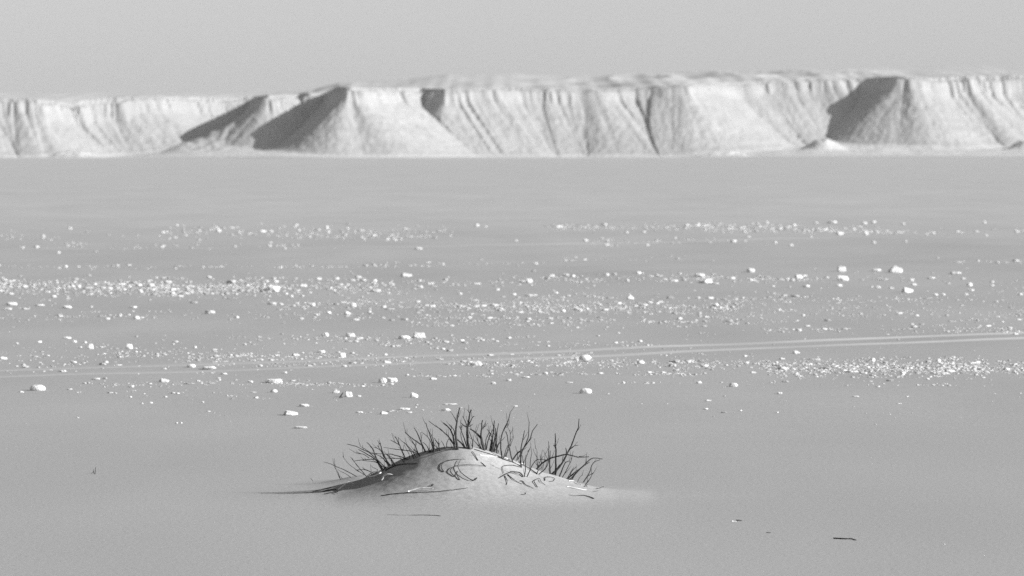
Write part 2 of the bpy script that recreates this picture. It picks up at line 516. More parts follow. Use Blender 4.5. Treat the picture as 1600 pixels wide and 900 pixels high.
# ------------------------------------------------------------------ wheel tracks
def track(pts, half, wear, label):
    pts = np.array([to_ground(a, b)[:2] for a, b in pts])
    s = np.concatenate([[0], np.cumsum(np.hypot(*np.diff(pts, axis=0).T))])
    q = np.arange(0, s[-1], 0.25)
    x, y = np.interp(q, s, pts[:, 0]), np.interp(q, s, pts[:, 1])
    kk = np.hanning(41); kk /= kk.sum()
    x = np.convolve(np.pad(x, 20, mode='reflect', reflect_type='odd'), kk, 'valid'); y = np.convolve(np.pad(y, 20, mode='reflect', reflect_type='odd'), kk, 'valid')
    tx, ty = np.gradient(x), np.gradient(y)
    L = np.hypot(tx, ty); nx, ny = -ty / L, tx / L
    off = np.array([-1.3, -0.9, -0.45, 0, 0.45, 0.9, 1.3]) * half
    hz = np.array([-0.012, 0.006, 0.010, 0.002, 0.010, 0.006, -0.012])
    wr = np.array([0, 0.5, 1, 1, 1, 0.5, 0])
    jit = 1 + 0.25 * noise(q / 3.0, 0 * q + 2)
    X = x[:, None] + nx[:, None] * off * jit[:, None]; Y = y[:, None] + ny[:, None] * off * jit[:, None]
    Z = gz(X, Y) + hz + 0.002
    o = mesh_obj('wheel_track', np.stack([X, Y, Z], -1).reshape(-1, 3), grid_faces(len(q), 7), TRACK)
    pxq = 800 + x / y * F
    w = np.interp(pxq, wear[0], wear[1]) * (1 + 0.5 * fbm(q / 4, 0 * q, 4))
    a = o.data.attributes.new('wear', 'FLOAT', 'POINT')
    a.data.foreach_set('value', (np.clip(w, 0, 1)[:, None] * wr).ravel().astype(np.float32))
    tag(o, label, kind='structure')


track([(-700, 601), (-250, 587), (0, 579), (200, 573), (400, 566), (600, 559), (800, 551), (1000, 544), (1200, 535), (1400, 528), (1600, 520), (1800, 513), (2300, 497)], 0.26,
      ([0, 300, 700, 950, 1600], [0.12, 0.08, 0.18, 0.65, 0.95]), 'farther of two pale wheel ruts crossing the stony plain')
track([(-700, 611), (-250, 597), (0, 589), (200, 583), (400, 576), (600, 569), (800, 561), (1000, 553), (1200, 544), (1400, 536), (1600, 529), (1800, 522), (2300, 505)], 0.24,
      ([0, 300, 700, 950, 1600], [0.12, 0.05, 0.1, 0.55, 0.9]), 'nearer of two pale wheel ruts crossing the stony plain')
track([(-700, 395), (-300, 392), (0, 390), (350, 387.5), (545, 387), (720, 384), (860, 381.5), (950, 379.5), (1080, 378), (1170, 374), (1260, 371), (1400, 370), (1600, 375), (1800, 380), (2300, 388)], 0.30,
      ([0, 350, 600, 900, 1600], [0.1, 0.3, 0.25, 0.5, 0.3]), 'faint pale wheel rut far out on the plain')

# ------------------------------------------------------------------ stones
def ico(n):
    t_ = (1 + 5 ** 0.5) / 2
    v = [(-1, t_, 0), (1, t_, 0), (-1, -t_, 0), (1, -t_, 0), (0, -1, t_), (0, 1, t_), (0, -1, -t_), (0, 1, -t_), (t_, 0, -1), (t_, 0, 1), (-t_, 0, -1), (-t_, 0, 1)]
    v = [np.array(a) / np.linalg.norm(a) for a in v]
    f = [(0, 11, 5), (0, 5, 1), (0, 1, 7), (0, 7, 10), (0, 10, 11), (1, 5, 9), (5, 11, 4), (11, 10, 2), (10, 7, 6), (7, 1, 8),
         (3, 9, 4), (3, 4, 2), (3, 2, 6), (3, 6, 8), (3, 8, 9), (4, 9, 5), (2, 4, 11), (6, 2, 10), (8, 6, 7), (9, 8, 1)]
    for _ in range(n):
        mid, g = {}, []

        def m(a, b):
            k = (min(a, b), max(a, b))
            if k not in mid:
                w = v[a] + v[b]; v.append(w / np.linalg.norm(w)); mid[k] = len(v) - 1
            return mid[k]
        for a, b, c in f:
            x, y, z = m(a, b), m(b, c), m(c, a)
            g += [(a, x, z), (b, y, x), (c, z, y), (x, y, z)]
        f = g
    return np.array(v), np.array(f)


ICO1, ICO3 = ico(1), ico(3)


def rock_shape(kind, seed, ic):
    """vertices in a unit box: x -.5..+.5, y -.5..+.5, z about -.25..1"""
    r = np.random.default_rng(seed)
    v, f = ic
    n, dist = [], []

    def cut(nx, ny, nz, dd):
        q = np.array((nx, ny, nz), float); n.append(q / np.linalg.norm(q)); dist.append(dd)
    for _ in range(4 if kind == 'pyramid' else 15):
        q = r.normal(size=3); cut(*q, r.uniform(0.76, 1.0))
    if kind == 'pyramid':
        for a in (0.3, 1.9, 3.2, 4.7):
            a += r.uniform(-.3, .3); cut(math.cos(a), math.sin(a), 0.75, r.uniform(0.42, 0.5))
    elif kind == 'wedge':
        cut(0.5, -0.2, 1, 0.5); cut(-1, -0.3, 0.25, 0.6); cut(0.1, -1, 0.6, 0.6)
    elif kind == 'slab':
        cut(r.uniform(-.15, .15), -0.1, 1, 0.45); cut(-1, 0, .2, .75); cut(1, -.3, .5, .75)
    elif kind == 'block':
        cut(0.1, 0, 1, 0.6); cut(-1, -.1, .15, .65); cut(1, -.2, .3, .68); cut(.15, -1, .3, .62)
    elif kind == 'dome':
        pass
    else:
        cut(r.uniform(-.5, .5), r.uniform(-.5, .2), 1, 0.55); cut(1, r.uniform(-.6, 0), .6, .65)
    if kind == 'dome':
        n_, d_ = n[:4], [0.93] * 4
    else:
        n_, d_ = n, dist
    rad_ = np.ones(len(v))
    for q, dd in zip(n_, d_):
        c_ = v @ q
        rad_ = np.where(c_ > 1e-3, np.minimum(rad_, dd / np.maximum(c_, 1e-3)), rad_)
    w = v * rad_[:, None]
    o1, o2 = r.uniform(0, 50, 2)
    w = w * (1 + (0.04 if kind == 'pyramid' else 0.11) * noise(w[:, 0] * 2.2 + o1 + w[:, 2], w[:, 1] * 2.2 + o2)[:, None] + 0.03 * noise(w[:, 0] * 6 + o2, w[:, 1] * 6 + w[:, 2] * 5)[:, None])
    for k in (0, 1):
        lo, hi = w[:, k].min(), w[:, k].max()
        w[:, k] = (w[:, k] - (lo + hi) / 2) / (hi - lo)
    hi, lo = w[:, 2].max(), w[:, 2].min()
    w[:, 2] = (w[:, 2] - lo) / (hi - lo) * 1.35 - 0.35
    return w, f


def stone(px, py, w, h, kind, mat, seed, name='stone'):
    x, y, z = to_ground(px, py)
    m = y / F                                             # metres per pixel at that distance
    v, f = rock_shape(kind, seed, ICO3)
    r = np.random.default_rng(seed + 991)
    if py < 395:
        w, h = w * 0.85, h * 0.75
        mat = PALE if mat is WHITE else mat
    dep = w * r.uniform(0.65, 1.0)
    v = v * np.array([w * m, dep * m, h * m])
    o = mesh_obj(name, v, f, mat, smooth=(kind == 'dome'))
    o.location = (x, y, z)
    return o


exec_marks = []
L_ = 'lump'; D_ = 'dome'; B_ = 'block'; W_ = 'wedge'; S_ = 'slab'; Y_ = 'pyramid'
# landmark stones: px, py(base), w, h, shape, material, short name, full label
MARK = [
    (1399, 431.5, 23, 11, Y_, WHITE, 'tall pyramid rock', 'tall white pyramid rock standing highest on the far stony rise'),
    (1317, 438.5, 18, 8, L_, WHITE, 'bright twin boulder', 'bright front boulder of the piled pair on the far stony rise'),
    (1315, 430, 14, 8, B_, PALE, 'grey twin boulder', 'greyish block piled behind the bright boulder on the far stony rise'),
    (1418, 457, 18, 8, W_, WHITE, 'dark-sided wedge', 'white wedge with a black shaded end in front of the pyramid rock'),
    (1248, 435, 14, 6, W_, WHITE, 'low rise wedge', 'white wedge with a lower stone before it on the far stony rise'),
    (1106, 442, 14, 6.5, B_, WHITE, 'bright square rock', 'bright squarish rock in front of a long flat grey one'),
    (1093, 433, 17, 5, S_, PALE, 'flat grey rock', 'long flat grey rock topping the far row behind the bright squarish rock'),
    (1173, 431, 13, 6.5, L_, PALE, 'heaped grey rock', 'greyish rock heaped over a brighter low one on the far row'),
    (827, 442, 10, 7, B_, WHITE, 'lone bright chunk', 'bright chunky stone at the shaded end of a far pale row'),
    (985, 467.5, 12, 7, Y_, WHITE, 'small pointed stone', 'small pointed white stone alone above a speckled pebble strip'),
    (427, 454, 22, 8, S_, WHITE, 'long bright boulder', 'longest bright boulder of the far pebble belt, trailing stones behind it'),
    (635, 432, 18, 5.5, W_, PALE, 'tapering grey stone', 'grey tapering stone pointing away from the sun on the far row'),
    (552, 479, 9, 6.5, L_, WHITE, 'belt-edge lump', 'plump white stone behind a tilted one with a dark hollow'),
    (543, 491.5, 11, 5.5, W_, WHITE, 'tilted stone', 'tilted white stone with a dark hollow at its shaded end'),
    (486, 478.5, 13, 5, S_, WHITE, 'split flat stone', 'flat white stone split in two halves on the pebble belt'),
    (328, 490, 16, 5.5, L_, PALE, 'broad belt stone', 'broad pale lump lying just nearer than the dense pebble belt'),
    (213, 498.5, 10, 5, D_, WHITE, 'round belt stone', 'round bright stone on bare sand nearer than the dense pebble belt'),
    (105, 481.5, 14, 4, S_, WHITE, 'clean flat slab', 'clean bright flat slab alone on bare sand below the dense belt'),
    (18, 477, 18, 5, S_, PALE, 'paired long slab', 'long pale slab lying behind a shorter slab at the belt edge'),
    (655, 528, 20, 9, B_, PALE, 'big split-dark block', 'big pale block with a dark broken side, biggest in its row'),
    (632, 529.5, 18, 5.5, L_, WHITE, 'jagged low stone', 'jagged low white stone beside the big block with dark broken side'),
    (508, 525.5, 12, 6, D_, PALE, 'cup-shadowed stone', 'pale rounded stone with a black pocket of shadow, alone on sand'),
    (548, 526, 15, 6, L_, PALE, 'row-start stone', 'pale lump with dark notch opening the row towards the big block'),
    (535, 558, 10, 7, B_, WHITE, 'rut-side chunk', 'bright chunky stone sitting just behind the faint wheel ruts'),
    (744, 571, 20, 7, L_, PALE, 'flared grey lump', 'pale lump with a flat black shadow in the mid speckled field'),
    (605, 568, 13, 4.5, W_, WHITE, 'black-notch stone', 'white sliver with a pointed black notch in the speckled field'),
    (914, 562, 18, 8, D_, WHITE, 'creviced dome', 'white dome with a dark crevice, just nearer than the wheel ruts'),
    (915, 614.5, 20, 8, D_, WHITE, 'smooth dome', 'smooth white dome alone on bare sand behind the twig mound'),
    (612, 597, 18, 7, S_, WHITE, 'bright loaf', 'bright loaf-shaped rock joined to a round paler boulder'),
    (598, 598, 13, 8, D_, PALE, 'round pale boulder', 'round paler boulder on the shaded end of the bright loaf'),
    (647, 621, 13, 8, W_, WHITE, 'bright wedge', 'bright white wedge alone on sand behind the twig mound'),
    (545, 620, 12, 9, B_, PALE, 'upright block', 'upright pale block beside a black bent stick'),
    (525, 614, 12, 6.5, Y_, WHITE, 'peaked stone', 'small peaked white stone behind the black bent stick'),
    (600, 647, 13, 4.5, W_, WHITE, 'black-ended sliver', 'bright sliver with a black end, among the nearest stones to the mound'),
    (454, 648.5, 23, 7, W_, PALE, 'wide sloping stone', 'wide pale stone sloping away from the sun, low on bare sand'),
    (470, 669, 21, 3, S_, PALE, 'thin nearest slab', 'thin flat slab lying nearest of all the white stones'),
    (475, 635, 16, 4, L_, WHITE, 'rumpled flat stone', 'rumpled flat white stone just behind the wide sloping stone'),
    (428, 598, 27, 6, S_, WHITE, 'long crumbly slab', 'long low crumbly white slab at the start of a pebble line'),
    (428, 613, 11, 5, D_, PALE, 'lone dull dome', 'small dull dome just nearer than the long crumbly slab'),
    (697, 642, 15, 4, L_, WHITE, 'twig-tip stone', 'white stone with a black end just above the twig tips'),
    (59, 610, 25, 9, D_, WHITE, 'great white loaf', 'great white loaf-shaped rock with a small grey stone at its shaded end'),
    (5, 561.5, 13, 4.5, W_, WHITE, 'frame-edge sliver', 'bright white sliver behind the faint rut, far from the other big rocks'),
    (142, 545, 8, 8, B_, WHITE, 'square bright block', 'square bright block ending a slanting chain of stones'),
    (202, 545, 11, 8, B_, WHITE, 'angular rock', 'angular white rock with small stones on its sunny side'),
    (299, 574, 14, 5.5, D_, WHITE, 'rut dome', 'low white dome by the faint rut, paired with a longer flat one'),
    (327, 577, 22, 5, S_, WHITE, 'rut slab', 'long flat white slab lying on the faint rut beside a dome'),
    (256, 597, 16, 6, W_, PALE, 'sloping grey stone', 'pale sloping stone at the sunny end of a thin pebble line'),
    (1146, 604, 14, 6, D_, PALE, 'dull grey dome', 'dull pale dome with a soft shadow, alone nearer than the speckles'),
    (1001, 568, 12, 5, D_, WHITE, 'speckle dome', 'white dome raised above the speckled strip nearer than the ruts'),
    (1466, 566, 8, 5.5, D_, WHITE, 'round bead stone', 'round white bead of a stone at the back edge of the dense gravel patch'),
    (1244, 552.5, 11, 5, W_, WHITE, 'gravel-side wedge', 'small white wedge between the ruts and the dense gravel patch'),
    (341, 362.5, 10, 6, D_, WHITE, 'brightest distant stone', 'brightest stone of the most distant stone field'),
    (1353, 367, 8, 9, B_, WHITE, 'distant upright block', 'tall narrow white block in the most distant stone field'),
    (1312, 366, 14, 6, W_, PALE, 'distant wedge', 'pale wedge with dark end in the most distant stone field'),
    (1300, 348.5, 18, 4.5, S_, PALE, 'distant long slab', 'long pale slab at the back edge of the most distant stone field'),
    (1146, 378.5, 12, 5, S_, WHITE, 'far-rut slab', 'short bright slab lying close beside the faint far rut'),
    (915, 377, 9, 5, L_, WHITE, 'far-rut lump', 'white lump with a streak of pebbles on the faint far rut'),
    (654, 389.5, 13, 4, S_, WHITE, 'lone distant slab', 'bright flat slab on bare sand just nearer than the faint far rut'),
    (745, 354, 8, 6, D_, PALE, 'lone distant dome', 'pale dome alone at the back edge of the most distant stones'),
    (510, 357, 7, 6.5, L_, WHITE, 'stacked distant stone', 'rear one of two bright stones almost touching in the distant field'),
    (1515, 447, 9, 5.5, D_, WHITE, 'shadow-tailed stone', 'white stone with a dark tail of shadow beyond the pyramid rock'),
    (1493, 431, 19, 3.5, S_, PALE, 'low streak slab', 'long thin pale slab ending the stony rise past the pyramid rock'),
]
# lesser stones: px, py, w, h
MINOR = """612 601 7 3;677 593 11 5;561 619.5 7 3;562 645 10 3;632 640 17 4;640 645 8 2.5;703 632 22 2;771 600 8 5;795 595 8 4;722 533 7 4;776 534 6 3;703 549 10 5;502 551 12 5;462 556 12 5;484 573 9 4;
538 573 8 4;445 583 7 3;795 529 8 4;766 555.5 10 3;852 584 8 4;1092 599 8 5;1107 626.5 9 3;1103 639.5 7 2.5;822 590 12 2.5;966 521 5 3;1000 534 7 4;1012 540 5 3;890 598 10 2;950 616 4 2;1131 645 9 2.5;
1157 642 5 2;957 569 12 2;1015 583 6 4;1037 583 8 4;1020 599 6 3;974 599 5 4;1177 583 9 4;1166 568 9 4;1164 557 6 3;805 635 7 2;1490 559.5 6 4;1218 615.5 8 4;1227 597 11 3;1450 593 6 3.5;1458 602 6 2.5;1434 602 5 2.5;
1483 603 6 2.5;1472 603 5 2.5;1337 620 10 2;1418 620 4 2;1405 631 8 1.5;1214 645 5 2.5;1587 523 8 4;1288 515 9 4;1248 517 9 5;1222 561.5 8 4;1356 575 7 4;34 613 7 3;150 593 12 3.5;116 535 8 5;105 529 12 4;133 536 5 4;
165 567 8 4;115 567 10 4;310 563 8 4;305 544 5 6;296 600 17 2.5;205 605 9 4;310 596 6 3;350 585 10 3.5;391 597.5 8 4;38 574 8 4;62 535.5 6 4.5;27 537 4 3;98 581 12 4;257 577 6 3;185 571.5 12 3;164 592 7 3;109 609 8 2.5;
171 614 6 2.5;236 630 5 3;222 631 4 2.5;277 615.5 6 2.5;268 614.5 5 2.5;204 621 4 2.5;317 629 4 3;122 653 5 2;283 661.5 4 2.5;276 661.5 4 2;355 618.5 3 2;382 539 6 3;12 484 13 4;40 483.5 11 4;62 478 14 3.5;142 480 7 2.5;
208 481 11 3.5;303 473.5 12 3.5;370 497 7 5;168 499 7 4;38 449 9 5;123 449 7 6;114 449 6 5;148 445 7 4;218 447 7 5;262 446 7 5;220 457 7 5;193 453.5 8 4;282 464 10 5;238 454 8 4;327 434.5 7 5;84 464.5 8 5;18 460 8 4;
270 460 9 5;364 441 8 5;95 495 6 4;447 460 6 4;455 464 6 4;428 437 6 5;498 437 9 5;526 436.5 8 4.5;560 434 11 4.5;474 448 10 6;551 439 9 4;585 440 8 5;672 444 11 4;656 450 10 6;696 438 7 5;471 499 6 4;494 493 7 4;
515 490.5 5 3.5;653 472.5 7 4;719 460 6 4;778 453.5 5 4;783 484.5 7 5;734 497 6 4;446 492 7 3;676 480 8 5;612 501 9 3;862 432 8 5;884 431 11 5;895 433 7 5;948 430.5 8 5;960 430 7 5;998 429 8 5.5;980 440 6 6;1052 440 14 4;
1145 436 7 5;1175 439 12 5;1048 466 12 4;1032 473 12 4;968 475 7 4;1015 473.5 7 4;1091 466 7 4;1118 478 9 6;868 459 8 4;830 462 20 3;803 461 7 4;826 500 9 5;860 498 8 3.5;1062 499 8 5;917 484 6 4;947 485 7 4;880 487 7 5;
907 487 6 4;1370 430 14 5;1424.5 439 7 5.5;1428 446 8 5;1238 439 8 4;1260 448.5 11 4.5;1311 447 10 4;1455 435.5 12 3;1505 436 7 3;1517 454.5 10 4;1594 461 8 4.5;1550 441.5 6 4;1550 447 6 4;1208 448 6 3;1234 449 5 3;
1393 451 8 3.5;1372 450 8 4;1362 449 4 4;1462 461.5 7 4;1474 461 6 4;1510 461 6 4;1433 494 6 4;1480 493.5 6 3.5;1592 500 7 3;1262 510 9 3;1255 494 5 6;1218 485.5 5 4;1440 507.5 8 3;1425 507.5 6 3;373 364 7 5;276 353 6 5;
367 386 6 5;91 396 6 5;150 394 5 4;110 358 6 5;68 369 6 5;57 387 9 6;253 387 6 5;255 364 6 5;261 363 5 4;311 361 6 5;103 418 5 5;35 388 5 5;513 363.5 6 6;460 355 6 5;467 361 5 6;543 358 5 5;565 372 5 5;569 375 5 4;605 375.5 5 5;
618 376 5 5;626 374.5 6 5;759 355 5 4;423 380 5 4;445 389 5 4;587 368 5 4;692 414 5 4;806 377 6 5;1169 371 8 4;1198 349 7 6;979 364 6 5;1006 363 7 4;949 378.5 6 4;1012 384 6 5;1055 373 5 4;1072 354 9 5;838 413 4 4;
1275 349 8 4;1350 350 11 6;1365 348 9 5;1211 380 7 6;1236 384 8 5;1370 364.5 8 4;1405 364 14 5;1411 350.5 7 5;1458 365 8 5;1448 367 5 5;1497 363 7 5;1538 348.5 6 6;1365 380 8 6;1415 378 6 5;1541 369 5 5;1267 371.5 6 4;
1558 411 7 3.5;1465 404 4 3.5;1291 359 6 5"""
MINOR = [tuple(map(float, q.split())) for q in MINOR.replace('\n', '').split(';')]

GRP = 'white stones scattered over the sand plain'
for i, (px, py, w, h, k, m, short, label) in enumerate(MARK):
    tag(stone(px, py, w, h, k, m, 100 + i, 'boulder' if w * h > 100 else 'stone'), label, 'rock', GRP)

# lesser stones are named from the landmark stone beside them
side_count = {}
jobs = []
for i, (px, py, w, h) in enumerate(MINOR):
    best = min(MARK, key=lambda q: ((q[0] - px) / 1.0) ** 2 + ((q[1] - py) * 5.0) ** 2)
    dx, dy_ = px - best[0], (py - best[1]) * 5.0
    if abs(dx) >= abs(dy_):
        side = 'on the sunny side of' if dx > 0 else 'on the shaded side of'
    else:
        side = 'nearer than' if dy_ > 0 else 'behind'
    jobs.append((math.hypot(dx, dy_), i, best, side))
ORD = ['first', 'second', 'third', 'fourth', 'fifth', 'sixth', 'seventh', 'eighth', 'ninth', 'tenth', 'eleventh', 'twelfth', 'thirteenth', 'fourteenth']
for dist_, i, best, side in sorted(jobs, key=lambda q: q[0]):
    px, py, w, h = MINOR[i]
    key = (best[6], side)
    n_ = side_count.get(key, 0); side_count[key] = n_ + 1
    kind = S_ if w / h > 3 else (random.choice([L_, W_, S_]) if w / h > 1.9 else random.choice([D_, L_, B_, L_]))
    m = random.choices([WHITE, PALE, DULL], [0.58, 0.37, 0.05])[0]
    if (px, py) == (1465, 404): m = DULL
    adj = {S_: 'flat', D_: 'rounded', L_: 'lumpy', W_: 'sloping', B_: 'blocky'}[kind]
    size = 'small' if w * h > 30 else 'tiny'
    tone = {'white_limestone': 'white', 'pale_limestone': 'pale', 'dull_grey_stone': 'dull grey'}[m.name]
    tag(stone(px, py, w * 1.05, h * 0.72, kind, m, 400 + i), '%s %s %s stone, %s out %s the %s' % (size, adj, tone, ORD[n_], side, best[6]), 'rock', GRP)

# uncountable gravel between them: one object
PATCH = [(170, 450, 240, 15, 800, 3.2), (420, 452, 170, 12, 260, 3), (600, 441, 210, 7, 120, 3), (700, 478, 260, 10, 430, 2.6), (930, 482, 200, 10, 300, 2.6),
         (720, 498, 200, 5, 130, 2.6), (930, 505, 260, 5, 160, 2.6), (1060, 482, 160, 24, 170, 2.6), (900, 436, 120, 5, 70, 3), (1090, 436, 170, 6, 110, 3),
         (1250, 436, 140, 5, 60, 3), (1350, 490, 260, 22, 300, 2.4), (1290, 468, 160, 4, 110, 2.6), (1510, 516, 120, 6, 170, 2.5), (1255, 516, 60, 4, 45, 2.6),
         (1370, 576, 150, 13, 860, 3.0), (1510, 576, 130, 12, 460, 2.8), (1160, 569, 200, 10, 230, 2.6), (950, 567, 160, 10, 190, 2.5), (930, 584, 150, 4, 110, 2.6),
         (660, 565, 230, 12, 380, 2.4), (440, 560, 150, 12, 150, 2.6), (210, 555, 210, 18, 280, 2.7), (560, 530, 180, 7, 140, 2.7), (640, 535, 60, 6, 40, 3),
         (850, 540, 160, 10, 80, 2.5), (330, 600, 180, 8, 100, 2.6), (260, 615, 130, 10, 40, 2.6), (520, 602, 80, 3, 55, 2.8), (700, 588, 60, 2, 40, 3),
         (1080, 598, 150, 2, 18, 2.5), (1420, 602, 120, 3, 22, 2.4), (660, 640, 70, 6, 18, 2.5), (480, 362, 200, 9, 170, 2.8), (560, 371, 110, 4, 90, 2.6),
         (160, 370, 200, 15, 60, 2.8), (90, 417, 100, 3, 30, 2.8), (300, 418, 200, 2.5, 45, 2.6), (500, 416, 130, 2.5, 50, 2.6), (690, 413, 110, 4, 30, 2.6),
         (1050, 356, 160, 6, 240, 2.7), (1240, 358, 120, 7, 150, 2.7), (1400, 363, 120, 7, 60, 2.7), (1040, 378, 110, 6, 60, 2.5), (1560, 409, 60, 2, 35, 2.6),
         (980, 405, 120, 6, 25, 2.4), (300, 495, 260, 8, 110, 2.6), (300, 386, 250, 4, 50, 2.6), (820, 465, 300, 40, 200, 2.3), (800, 560, 800, 45, 260, 2.2),
         (400, 470, 400, 45, 200, 2.3), (1250, 465, 350, 40, 200, 2.3), (800, 700, 800, 150, 110, 1.1), (800, 640, 700, 30, 60, 1.6),
         (1880, 450, 260, 20, 220, 2.6), (1900, 577, 280, 13, 420, 2.6), (1880, 492, 260, 20, 200, 2.4), (1850, 360, 260, 9, 120, 2.6),
         (-290, 450, 260, 15, 600, 3), (-290, 558, 260, 18, 260, 2.6), (-280, 366, 260, 12, 90, 2.7), (-280, 490, 260, 10, 90, 2.5)]
pv, pf, cnt = [], [], 0
shapes = [rock_shape(random.choice([L_, D_, W_, B_]), 3000 + k, ICO1) for k in range(24)]
for cx, cy, rx, ry, n_, sz in PATCH:
    m_, n2 = max(4, n_ // 12), int(n_ * 1.9)
    sub = np.stack([rng.uniform(-1.15, 1.15, m_), rng.normal(0, 0.5, m_)], -1)       # stones lie in loose strings and clots
    b = np.where((rng.random(n2) < 0.45)[:, None], sub[rng.integers(m_, size=n2)] + rng.normal(0, 1, (n2, 2)) * (0.05, 0.09),
                 np.stack([rng.uniform(-1.15, 1.15, n2), rng.normal(0, 0.5, n2)], -1))
    px, py = cx + b[:, 0] * rx, cy + b[:, 1] * ry
    ok = (px > -620) & (px < 2220) & (py > 343) & ~((np.abs(px - 720) < 250) & (py > 690))
    px, py = px[ok], py[ok]
    gx_, gy_, gz_ = to_ground_many(px, py)
    for x, y, z in zip(gx_, gy_, gz_):
        q_ = 0.70 * sz * float(np.exp(rng.normal(0, 0.48))) * y / F
        v, f = shapes[rng.integers(24)]
        a = rng.uniform(0, 6.283); ca, sa = math.cos(a), math.sin(a)
        q = v * np.array([q_ * rng.uniform(0.9, 2.3), q_ * rng.uniform(0.8, 1.6), q_ * rng.uniform(0.2, 0.5)])
        pv.append(np.stack([q[:, 0] * ca - q[:, 1] * sa + x, q[:, 0] * sa + q[:, 1] * ca + y, q[:, 2] + z], -1))
        pf.append(f + cnt); cnt += len(v)
gv = mesh_obj('gravel', np.concatenate(pv), np.concatenate(pf), GRAVEL, smooth=False)
tag(gv, 'belts of small white gravel strewn between the larger stones', 'gravel', kind='stuff')

# ------------------------------------------------------------------ dead twigs
def tube(path, r0, r1, sides=6, taper=1.0):
    path = np.asarray(path, float)
    # resample with a smooth curve
    s = np.concatenate([[0], np.cumsum(np.linalg.norm(np.diff(path, axis=0), axis=1))])
    n = max(6, int(s[-1] / 0.012) + 2)
    q = np.linspace(0, s[-1], n)
    pts = np.stack([np.interp(q, s, path[:, k]) for k in range(3)], -1)
    if n > 8:
        for _ in range(2):
            pts[1:-1] = 0.25 * pts[:-2] + 0.5 * pts[1:-1] + 0.25 * pts[2:]
    pts[1:] += np.cumsum(np.random.default_rng(int(abs(path[0, 0] * 9973 + path[-1, 0] * 131) * 10) % 99991).normal(0, 0.0006, (n - 1, 3)), axis=0)
    tg = np.gradient(pts, axis=0)
    tg /= np.maximum(np.linalg.norm(tg, axis=1), 1e-9)[:, None]
    up = np.array([0.31, 0.9, 0.2])
    a = np.cross(tg, up); a /= np.maximum(np.linalg.norm(a, axis=1), 1e-9)[:, None]
    b = np.cross(tg, a)
    rr = (r0 + (r1 - r0) * (q / q[-1]) ** taper) * (1 + 0.12 * noise(q * 60, 0 * q + path[0, 0] * 31))
    th = np.arange(sides) * 2 * math.pi / sides
    ring = pts[:, None, :] + rr[:, None, None] * (np.cos(th)[None, :, None] * a[:, None, :] + np.sin(th)[None, :, None] * b[:, None, :])
    v = ring.reshape(-1, 3)
    f = grid_faces(n, sides, True)
    c0, c1 = len(v), len(v) + 1
    v = np.concatenate([v, pts[:1], pts[-1:]])
    caps = [(c0, (k + 1) % sides, k, k) for k in range(sides)] + [(c1, (n - 1) * sides + k, (n - 1) * sides + (k + 1) % sides, (n - 1) * sides + k) for k in range(sides)]
    tri = [(c[0], c[1], c[2]) for c in caps]
    tri = [(c0, k, (k + 1) % sides) for k in range(sides)] + [(c1, (n - 1) * sides + (k + 1) % sides, (n - 1) * sides + k) for k in range(sides)]
    f3 = np.concatenate([f[:, [0, 1, 2]], f[:, [0, 2, 3]], np.array(tri)])
    return v, f3


ZO = {1: (480, 680), 2: (560, 650), 3: (650, 620), 4: (730, 630), 5: (780, 670), 6: (840, 680), 7: (660, 690)}
MPX = 49.5 / F


def src(zo, pts):
    if zo == 0:
        return [tuple(p) for p in pts]
    ox, oy = ZO[zo]
    return [(ox + a / 9.0, oy + b / 9.0) for a, b in pts]


def clump(label, strokes, lean=0.3):
    """strokes: (zoom, width px, points base to tip); a leading '+' on the zoom makes it a side twig of the stem before"""
    root, stem = None, None
    for zo, w, pts in strokes:
        side = isinstance(zo, str)
        px = src(int(str(zo).lstrip('+')), pts)
        if not side:
            b = on_sand(*px[0])
            if root is None:
                root = empty('dead_shrub', b)
                tag(root, label, 'dead shrub', 'dead twig clumps on the sand mound')
            y0 = b[1] + random.uniform(-0.02, 0.02)
        else:
            y0 = stem_y
        L = sum(math.hypot(px[k + 1][0] - px[k][0], px[k + 1][1] - px[k][1]) for k in range(len(px) - 1)) * MPX
        dyt = random.uniform(-lean, lean) * L
        acc, path = 0.0, []
        tot = max(L, 1e-6)
        for k, (a, c) in enumerate(px):
            if k: acc += math.hypot(a - px[k - 1][0], c - px[k - 1][1]) * MPX
            fr = acc / tot
            path.append(sight(a, c, y0 + dyt * fr ** 1.2))
        if not side:
            under = path[0] + (path[0] - path[1]) / max(np.linalg.norm(path[0] - path[1]), 1e-6) * 0.03
            under[2] = min(under[2], float(surf(under[0], under[1])) - 0.02)
            path[0][2] = min(path[0][2], float(surf(path[0][0], path[0][1])) + 0.003)
            path = [under] + path
        r0 = 0.5 * w * MPX * 1.12
        v, f = tube(np.array(path), r0, max(r0 * 0.45, 0.0014), taper=1.4)
        if side:
            o = mesh_obj('twig', v - np.array(root.location), f, DARK, stem)
        else:
            o = mesh_obj('stem', v - np.array(root.location), f, DARK, root)
            stem = o
            stem_y = y0 + dyt * 0.5
        # fine side twigs
        for _ in range(random.choice([1, 1, 2, 3]) if L > 0.10 else random.choice([0, 1, 1])):
            k = random.randrange(1 if side else 2, len(path))
            q = random.random()
            a0 = np.array(path[k - 1]) * (1 - q) + np.array(path[k]) * q
            dr = np.array(path[k]) - np.array(path[k - 1]); dr /= max(np.linalg.norm(dr), 1e-6)
            dr = dr + np.array([random.choice([-1, 1]) * random.uniform(0.3, 0.8), random.uniform(-0.5, 0.5), random.uniform(0.0, 0.5)])
            dr /= np.linalg.norm(dr)
            ln = random.uniform(0.03, 0.09)
            v, f = tube([a0, a0 + dr * ln * 0.5, a0 + dr * ln + np.array([0, 0, 0.012])], 0.0026, 0.0012)
            mesh_obj('twig', v - np.array(root.location), f, DARK, stem)
    return root


